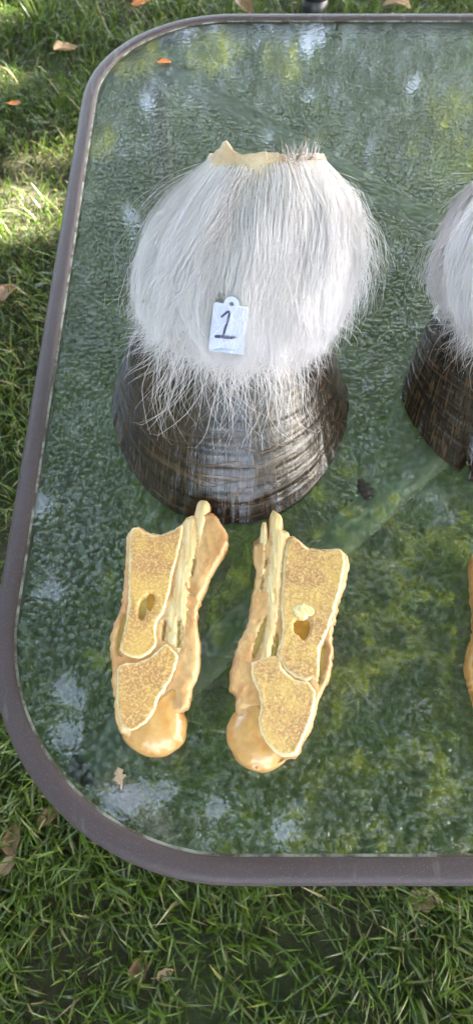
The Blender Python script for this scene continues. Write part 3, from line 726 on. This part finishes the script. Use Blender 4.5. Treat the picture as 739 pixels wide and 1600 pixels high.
# ------------------------------------------------------------------ sawn bone halves
def catmull(P, step):
    n = len(P); out = []
    for i in range(n):
        p0, p1, p2, p3 = (Vector(P[(i + k) % n]) for k in (-1, 0, 1, 2))
        m_ = max(2, int((p2 - p1).length / step))
        for k in range(m_):
            t_ = k / m_; out.append(.5 * ((2 * p1) + (p2 - p0) * t_ + (2 * p0 - 5 * p1 + 4 * p2 - p3) * t_ ** 2 + (3 * p1 - p0 - 3 * p2 + p3) * t_ ** 3))
    return out
def seg_dist(pts, poly):
    A = np.array([(p.x, p.y) for p in poly]); B = np.roll(A, -1, 0); X = np.array(pts)[:, None, :]
    d = B - A; tt = np.clip(((X - A) * d).sum(2) / ((d * d).sum(1) + 1e-15), 0, 1); c = A + tt[..., None] * d
    return np.sqrt(((X - c) ** 2).sum(2)).min(1)
def inside(pts, poly):
    A = np.array([(p.x, p.y) for p in poly]); B = np.roll(A, -1, 0); X = np.array(pts); ins = np.zeros(len(X), bool)
    for (x1, y1), (x2, y2) in zip(A, B):
        if y1 == y2: continue
        c = ((y1 > X[:, 1]) != (y2 > X[:, 1])) & (X[:, 0] < (x2 - x1) * (X[:, 1] - y1) / (y2 - y1) + x1); ins ^= c
    return ins
def slab(name, poly, mat, parent, zt, zb, height, skirt, step=.0013, grid=.0019, seed=0, ragged=0.0, post=None):
    """a plate with outline poly (world xy), top zt + height(dist, x, y), side following skirt = [(outset, fraction down)]"""
    rs = np.random.RandomState(seed + 3)
    B = catmull(poly, step)
    if ragged:
        c0 = sum(B, Vector((0, 0))) / len(B)
        B = [b + (b - c0).normalized() * ragged * (noise.noise(Vector((b.x * 260, b.y * 260, seed))) + .6 * noise.noise(Vector((b.x * 700, b.y * 700, seed)))) for b in B]
    xs_ = [b.x for b in B]; ys_ = [b.y for b in B]
    G = np.array([(x, y) for x in np.arange(min(xs_), max(xs_), grid) for y in np.arange(min(ys_), max(ys_), grid)])
    G = G + rs.uniform(-.3, .3, G.shape) * grid
    G = G[inside(G, B)]
    if len(G): G = G[seg_dist(G, B) > grid * .55]
    pts = B + [Vector(g_) for g_ in G]; nb = len(B)
    vo, eo, fo, *_ = geometry.delaunay_2d_cdt(pts, [(i, (i + 1) % nb) for i in range(nb)], [], 1, 1e-8)
    XY = [(v.x, v.y) for v in vo]; D = seg_dist(XY, B)
    dz = post(XY) if post else np.zeros(len(XY))
    V = [(x, y, zt + height(d, x, y) + float(e)) for (x, y), d, e in zip(XY, D, dz)]; E = list(D)
    F = [tuple(f) if sum((XY[f[i]][0] * XY[f[(i + 1) % 3]][1] - XY[f[(i + 1) % 3]][0] * XY[f[i]][1]) for i in range(3)) > 0 else tuple(reversed(f)) for f in fo]
    cnt = {}
    for f in F:
        for a, b in zip(f, f[1:] + f[:1]): cnt[(a, b)] = 1
    nxt = {a: b for (a, b) in cnt if (b, a) not in cnt}
    start = next(iter(nxt)); loop = [start]; cur = nxt[start]
    while cur != start and len(loop) < len(nxt) + 2: loop.append(cur); cur = nxt[cur]
    n = len(loop); prev = loop
    for out_, dn in skirt:
        row = []
        for k, i in enumerate(loop):
            a = Vector(XY[loop[k - 2]]); b = Vector(XY[loop[(k + 2) % n]]); d = (b - a).normalized(); nn_ = Vector((d.y, -d.x))
            x, y = XY[i]; o_ = out_ + .0012 * noise.noise(Vector((x * 90, y * 90, dn * 3 + seed))) * (abs(out_) > 1e-6)
            z_ = V[i][2]; row.append(len(V)); V.append((x + nn_.x * o_, y + nn_.y * o_, z_ + (zb - z_) * dn)); E.append(0)
        for k in range(n): F.append((prev[k], row[k], row[(k + 1) % n], prev[(k + 1) % n]))
        prev = row
    F.append(tuple(prev[::-1]))
    o = mesh_obj(name, V, F, mat, parent); recalc(o)
    fattr(o, 'edge', E); vattr(o, 'uvp', V)
    return o
def nz(x, y, f, s=0): return noise.noise(Vector((x * f, y * f, s)))
def bone(name, org, sc, parts, mats, seed, xf=None):
    zf = TZ + .028
    def W2(p, z=zf):
        u_, v_ = org[0] + p[0] / sc, org[1] + p[1] / sc
        if xf: u_, v_ = xf(u_, v_)
        w = px(u_, v_, z); return (w.x, w.y)
    body = [W2(p) for p in parts['body']]
    c = sum((Vector(b) for b in body), Vector((0, 0))) / len(body)
    root = empty(name, (c.x, c.y, TZ)); bpy.context.view_layer.update()
    made = []
    grooves = [catmull([W2(p) for p in g_], .002) for g_ in parts['groove']]
    knob = catmull([W2(p) for p in parts['knuckle']], .002)
    def sink(polys, dep, ramp_):
        def f(XY):
            z = np.zeros(len(XY))
            for pl in polys: z = np.minimum(z, -dep * inside(XY, pl) * np.clip(seg_dist(XY, pl) / ramp_ + .3, 0, 1))
            return z
        return f
    sink_g = sink(grooves, .0036, .0010); sink_k = sink([knob], .0022, .0030)
    sink_p = sink([catmull([W2(r_) for r_ in q_[0]], .001) for v_ in parts['pit'].values() for q_ in v_ if q_[1] != 'fat'], .009, .0004)
    def hb(d, x, y):
        h = -.0007 - .0016 * math.exp(-d / .0010) + .0008 * nz(x, y, 200, seed) + .0005 * nz(x, y, 520, seed)
        return h
    sk = [(.0008, .10), (.0012, .3), (-.001, .55), (-.006, .85), (-.010, 1.0)]
    def add(nm, poly, mat, zt, zb, hf, skirt, parent=root, **kw):
        o = slab(nm, poly, mat, None, zt, zb, hf, skirt, seed=seed + len(made), **kw); o.parent = parent
        o.matrix_parent_inverse = parent.matrix_world.inverted(); made.append(o); return o
    bo = add('soft_tissue', body, mats['tissue'], zf, TZ + .0006, hb, sk, ragged=.0016, grid=.0014, post=lambda q: np.minimum(np.minimum(sink_g(q), sink_k(q)), sink_p(q)))
    # smooth rounded knuckle, dropping away below the saw cut
    kp = [W2(p) for p in parts['knuckle']]
    outer = [Vector(W2(p)) for p in parts['knuckle_edge']]
    def d_out(x, y):
        q = Vector((x, y)); b = 9.0
        for a_, b_ in zip(outer, outer[1:]):
            dd = b_ - a_; tt = max(0, min(1, (q - a_).dot(dd) / dd.length_squared)); b = min(b, (q - a_ - dd * tt).length)
        return b
    add('cartilage_knob', kp, mats['cartilage'], zf - .0095, TZ + .0008, lambda d, x, y: .0093 * (1 - math.exp(-d_out(x, y) / .0048)) + .0007 * nz(x, y, 90, 9) + .0003 * nz(x, y, 300, 2), [(.0010, .15), (.0012, .4), (-.0005, .65), (-.004, .85), (-.009, 1)], grid=.0014)
    for i, p in enumerate(parts['tendon']):
        add('tendon', [W2(q) for q in p], mats['tendon'], zf - .0016 + .0003 * i, zf - .008, lambda d, x, y: .0018 * (1 - math.exp(-d / .0022)) + .0006 * nz(x * 2.6 + y * .5, y * .07, 330, seed), [(.0004, .3), (0, 1)], ragged=.0005, grid=.0014, post=sink_g)
    for i, (nm, p, mk) in enumerate(parts['bone']):
        ob = add(nm, [W2(q) for q in p], mats[mk], zf, zf - .010, lambda d, x, y: +.0006 - .0002 * (1 - math.exp(-max(0, d - .0012) / .001)) - .0008 * math.exp(-d / .0004) + .0004 * nz(x, y, 600, 2) + .0003 * nz(x, y, 250, 5), [(.0002, .2), (0, 1)], ragged=.0009, grid=.0013, post=sink([catmull([W2(r_) for r_ in q_[0]], .001) for q_ in parts['pit'].get(nm, []) if q_[1] != 'fat'] + grooves, .0045, .0012))
        for q, mk2, rel in parts['pit'].get(nm, []):
            bpy.context.view_layer.update()
            add('marrow_pit' if mk2 != 'fat' else 'marrow_fat', [W2(r_) for r_ in q], mats[mk2], zf + rel - (.0038 if mk2 != 'fat' else 0), zf - .007, (lambda d, x, y: .0003 - .0004 * (1 - math.exp(-d / .002))) if mk2 != 'fat' else (lambda d, x, y: .0008 * (1 - math.exp(-d / .0015)) + .0006 * nz(x, y, 500, 3)), [(0, 1)], parent=ob, step=.0009, grid=.0012, ragged=.0010)
    for p in parts['groove']:
        add('groove', [W2(q) for q in p], mats['groove'], zf - .0030, zf - .009, lambda d, x, y: .0003 - .0010 * (1 - math.exp(-d / .0012)), [(0, 1)], step=.0009, grid=.0012)
    return root
L = dict(
 body=[(568,80),(600,68),(625,82),(624,130),(655,135),(690,190),(722,270),(700,340),(655,410),(610,500),(575,590),(560,680),(566,760),(572,850),(574,920),(560,985),(535,1040),(522,1100),(505,1155),(478,1166),(440,1190),(380,1230),(300,1270),(220,1300),(165,1280),(138,1225),(130,1150),(130,1080),(122,980),(115,900),(106,840),(118,750),(140,690),(172,610),(182,520),(188,440),(192,380),(195,300),(212,225),(258,208),(310,232),(370,245),(430,226),(480,196),(520,150),(552,150)],
 knuckle=[(400,1085),(435,1060),(470,1095),(482,1165),(497,1220),(490,1290),(455,1345),(390,1380),(320,1390),(260,1375),(205,1335),(165,1280),(230,1240),(300,1200),(345,1140)],
 knuckle_edge=[(478,1140),(482,1165),(497,1220),(490,1290),(455,1345),(390,1380),(320,1390),(260,1375),(205,1335),(165,1280)],
 tendon=[[(490,206),(522,155),(556,160),(574,250),(566,330),(545,430),(532,560),(520,680),(505,800),(470,880),(430,850),(400,810),(402,740),(396,680),(428,570),(448,430),(474,320)],
         [(568,82),(600,70),(624,84),(618,140),(606,200),(582,300),(566,330),(562,240),(556,160)]],
 bone=[('long_bone', [(226,222),(262,222),(300,245),(360,256),(420,242),(475,208),(492,215),(470,330),(442,440),(427,520),(408,600),(388,660),(358,705),(346,760),(352,820),(320,870),(270,897),(210,892),(168,868),(158,825),(175,770),(195,700),(204,620),(205,540),(208,430),(212,330),(216,270)], 'bone1'),
       ('short_bone', [(156,945),(200,928),(260,922),(320,894),(370,852),(402,828),(440,858),(464,890),(452,950),(427,1010),(392,1070),(364,1110),(348,1160),(322,1212),(282,1252),(222,1280),(178,1268),(158,1225),(148,1150),(146,1080),(150,1000)], 'bone2')],
 pit={'long_bone': [([(305,560),(335,558),(345,590),(335,630),(320,655),(300,640),(298,600)], 'marrow', .0012),
                    ([(270,590),(300,580),(300,640),(290,690),(262,700),(255,650)], 'groove', .0006)]},
 groove=[[(176,660),(190,668),(184,740),(164,820),(158,868),(180,896),(150,884),(140,830),(152,740)], [(392,700),(404,704),(400,760),(388,806),(376,790),(384,740)],
         [(462,690),(480,700),(486,780),(476,850),(452,838),(452,770)], [(548,370),(560,374),(552,430),(538,470),(532,440)]])
Rr = dict(
 body=[(258,66),(285,58),(310,86),(303,140),(326,146),(346,168),(382,184),(432,222),(500,236),(575,232),(606,248),(630,280),(622,350),(602,430),(577,500),(562,580),(550,650),(555,720),(542,820),(512,900),(482,980),(452,1080),(412,1160),(382,1226),(325,1232),(270,1200),(200,1160),(120,1090),(96,1005),(92,930),(66,890),(75,800),(100,700),(140,620),(162,530),(175,440),(192,340),(186,310),(176,270),(180,222),(205,202),(210,130),(225,105),(238,130),(241,180),(252,140)],
 knuckle=[(95,1005),(150,990),(210,1005),(222,1100),(270,1170),(320,1200),(330,1233),(280,1272),(220,1289),(150,1275),(90,1222),(55,1150),(45,1090),(60,1050)],
 knuckle_edge=[(320,1233),(280,1272),(220,1289),(150,1275),(90,1222),(55,1150),(45,1090),(60,1050),(95,1005)],
 tendon=[[(210,132),(225,107),(238,132),(240,300),(226,400),(205,470),(190,560),(150,660),(118,760),(100,860),(82,870),(88,790),(112,700),(150,620),(176,530),(190,430),(206,320)],
         [(245,300),(258,68),(284,60),(309,88),(302,140),(324,148),(344,170),(326,240),(314,330),(306,480),(292,600),(262,740),(240,770),(200,770),(222,650),(240,540),(232,420)]],
 bone=[('long_bone', [(348,194),(380,190),(428,232),(500,250),(575,238),(602,255),(612,300),(602,370),(582,460),(557,540),(537,610),(512,670),(490,720),(492,800),(490,862),(440,870),(390,862),(340,832),(300,782),(288,740),(303,690),(313,600),(308,500),(314,400),(318,300),(330,230)], 'bone1'),
       ('short_bone', [(160,800),(180,778),(282,752),(312,812),(372,868),(432,878),(458,908),(472,950),(455,1040),(432,1100),(397,1180),(370,1228),(300,1228),(250,1184),(212,1132),(198,1060),(207,1000),(196,930),(170,870)], 'bone2')],
 pit={'long_bone': [([(368,585),(400,572),(440,580),(450,610),(440,650),(412,680),(390,655),(366,635)], 'marrow', .0012),
                    ([(362,520),(400,500),(450,520),(466,550),(440,568),(405,580),(372,556)], 'fat', .0004)]},
 groove=[[(232,556),(238,570),(222,660),(200,730),(172,765),(166,730),(190,650),(212,590)], [(280,640),(298,650),(294,720),(278,752),(258,748),(268,690)],
         [(512,684),(528,700),(524,780),(504,860),(488,890),(486,830),(494,740)], [(232,280),(242,284),(234,320),(222,328)], [(212,360),(222,362),(214,430),(206,430)]])
base = dict(tissue=M['tissue'], tendon=M['tendon'], cartilage=M['cartilage'], groove=M['groove'], marrow=M['marrow'], fat=M['marrow_fat'])
b1 = bone('bone_half', (140, 760), 3.359, L, dict(base, bone1=M['bone_a'], bone2=M['bone_a']), 10)
tag(b1, 'left sawn half of a pastern joint with glossy lower knuckle, below the tagged hoof', 'bone', 'sawn joint halves on the table')
b2 = bone('bone_half', (340, 780), 3.079, Rr, dict(base, bone1=M['bone_b'], bone2=M['bone_b']), 30)
tag(b2, 'paler sawn pastern joint half with two tendon ends, right of its matching half', 'bone', 'sawn joint halves on the table')
def xf3(u, v):
    a = R(-8); x, y = u - 180, v - 960
    return 180 + x * math.cos(a) - y * math.sin(a) * -1 * -1 + 556, 960 + x * math.sin(a) * 1 + y * math.cos(a) + 42
b3 = bone('bone_half', (140, 760), 3.359, L, dict(base, tissue=M['tissue_amber'], tendon=M['tissue_amber'], cartilage=M['tissue_amber'], bone1=M['bone_c'], bone2=M['bone_c']), 50, xf3)
tag(b3, 'dark amber bone piece showing as a sliver at the right edge of the picture', 'bone', 'sawn joint halves on the table')

# ------------------------------------------------------------------ small things
def dry_leaf(u, v, z, size, rz, mat, label, seed, curl=.35, lobes=0, cat='leaf', name='dried_leaf', tilt=(0, 0)):
    rr = random.Random(seed); p = px(u, v, z); V = []; F = []; NL_, NW = 13, 7
    for i in range(NL_):
        f = i / (NL_ - 1); hw = (math.sin(math.pi * f ** .8) ** .8) * .30 * (1 + (.35 + lobes) * .3 * math.sin(f * 17 + seed))
        for j in range(NW):
            g_ = j / (NW - 1) * 2 - 1
            x = (f - .5); y = g_ * hw + .05 * math.sin(f * 3 + seed)
            zz = curl * (g_ * g_) * hw * .9 + .12 * math.sin(f * 4 + seed) * curl + .03 * noise.noise(Vector((x * 6, y * 6, seed)))
            V.append((x * size, y * size, zz * size))
    for i in range(NL_ - 1):
        for j in range(NW - 1):
            a = i * NW + j; F.append((a, a + 1, a + NW + 1, a + NW))
    k = len(V); V2 = V + [(x, y, zz - .0005) for x, y, zz in V]
    F2 = F + [tuple(i + k for i in reversed(f)) for f in F]
    bd = list(range(NW)) + [i * NW + NW - 1 for i in range(1, NL_)] + [(NL_ - 1) * NW + j for j in range(NW - 2, -1, -1)] + [i * NW for i in range(NL_ - 2, 0, -1)]
    F2 += [(bd[i], bd[i] + k, bd[(i + 1) % len(bd)] + k, bd[(i + 1) % len(bd)]) for i in range(len(bd))]
    root = empty(name, p, R(rz)); root.rotation_euler = (R(tilt[0]), R(tilt[1]), R(rz))
    mesh_obj('blade', V2, F2, mat, root)
    V, F = tube([(-.5 * size, 0, .001), (-.62 * size, .03 * size, .003), (-.74 * size, .08 * size, .002)], [.0007, .0006, .0005], 6); mesh_obj('stalk', V, F, mat, root)
    tag(root, label, cat, 'fallen leaves'); return root
G = .034
dry_leaf(22, 1310, G - .01, .05, 100, M['leaf_brown'], 'curled orange-brown leaf in the grass left of the near table corner, upper of two', 1, .8)
dry_leaf(10, 1352, G - .01, .04, 60, M['leaf_tan'], 'pale tan leaf at the left picture edge, lower of two by the near table corner', 2, .6)
dry_leaf(216, 1512, G - .02, .045, 70, M['leaf_brown'], 'rusty brown curled leaf in the grass below the rounded table corner', 3, .9)
dry_leaf(258, 1522, G - .02, .028, 20, M['leaf_tan'], 'small pale leaf scrap in the grass below the rounded table corner', 4, .6)
dry_leaf(662, 1406, G - .01, .055, -8, M['leaf_tan'], 'pinkish tan leaf in the grass just below the near table rim', 5, .7)
dry_leaf(78, 1278, G - .01, .04, 30, M['leaf_brown'], 'dark brown leaf half hidden in grass close against the near table corner', 6, .7)
dry_leaf(16, 458, G, .07, 75, M['leaf_brown'], 'brown curled leaf on the lawn left of the table, midway along its side', 7, .9)
dry_leaf(104, 76, G, .075, 40, M['leaf_tan'], 'large brown curled leaf on the lawn by the far table corner', 8, .8)
dry_leaf(24, 161, G + .01, .035, 10, M['leaf_orange'], 'small bright orange leaf on the lawn left of the far table corner', 9, .4)
dry_leaf(220, 4, G, .06, 15, M['leaf_orange'], 'orange leaf at the top picture edge left of the black pot', 10, .4)
dry_leaf(380, 10, G, .08, 120, M['leaf_brown'], 'brown leaf behind the table between orange leaf and black pot', 11, .6)
dry_leaf(620, 10, G, .09, -20, M['leaf_tan'], 'tan leaf behind the far rim right of the black pot', 12, .6)
dry_leaf(258, 97, TZ + .0012, .016, 20, M['leaf_orange'], 'tiny orange leaf scrap on the glass near the far rim', 13, .3)
dry_leaf(187, 1212, TZ + .0012, .012, 110, M['leaf_pink'], 'pale pinkish leaf scrap on the glass near the left bone half', 14, .3, lobes=1)
# dark crumb of dirt on the glass
rr = random.Random(3); bm = bmesh.new(); p0 = px(571, 768, TZ)
for k in range(16):
    a = rr.uniform(0, 6.28); d = abs(rr.gauss(0, .0046)); r = rr.uniform(.0016, .0040)
    bmesh.ops.create_icosphere(bm, subdivisions=2, radius=r, matrix=Matrix.Translation((d * math.cos(a) * 1.25, d * math.sin(a), r * .45)) @ Matrix.Diagonal((1.2, 1, .5, 1)))
for v in bm.verts: v.co += Vector((1, 1, .4)) * .0006 * noise.noise(v.co * 900)
me = bpy.data.meshes.new('dirt_clump'); bm.to_mesh(me); bm.free(); me.materials.append(M['dirt'])
zmin = min(v.co.z for v in me.vertices)
o = bpy.data.objects.new('dirt_clump', me); COL.objects.link(o); o.location = p0 + Vector((0, 0, .0006 - zmin)); tag(o, 'small black clump of dirt on the glass between the two hooves', 'dirt')
# loose white hairs on the glass
# black pot beyond the table
pp = px(490, 17, .02); pot = empty('black_pot', (pp.x, pp.y, .0)); tag(pot, 'small round black plastic pot on the lawn behind the far table rim', 'pot')
def lathe(name, prof_, mat, parent, n=40):
    V = []; F = []
    for r_, z_ in prof_:
        for k in range(n): V.append((r_ * math.cos(6.28319 * k / n), r_ * math.sin(6.28319 * k / n), z_))
    for i in range(len(prof_) - 1):
        for k in range(n): F.append((i * n + k, i * n + (k + 1) % n, (i + 1) * n + (k + 1) % n, (i + 1) * n + k))
    o = mesh_obj(name, V, F, mat, parent); recalc(o); return o
lathe('pot_body', [(.001, 0), (.034, 0), (.036, .003), (.043, .075), (.040, .075), (.034, .012), (.001, .012)], M['plastic'], pot)
lathe('pot_rim', [(.0425, .066), (.0475, .067), (.048, .082), (.046, .0835), (.0415, .083), (.0405, .074)], M['plastic'], pot)
lathe('potting_soil', [(.0405, .048), (.02, .052), (.001, .050)], M['dirt'], pot)
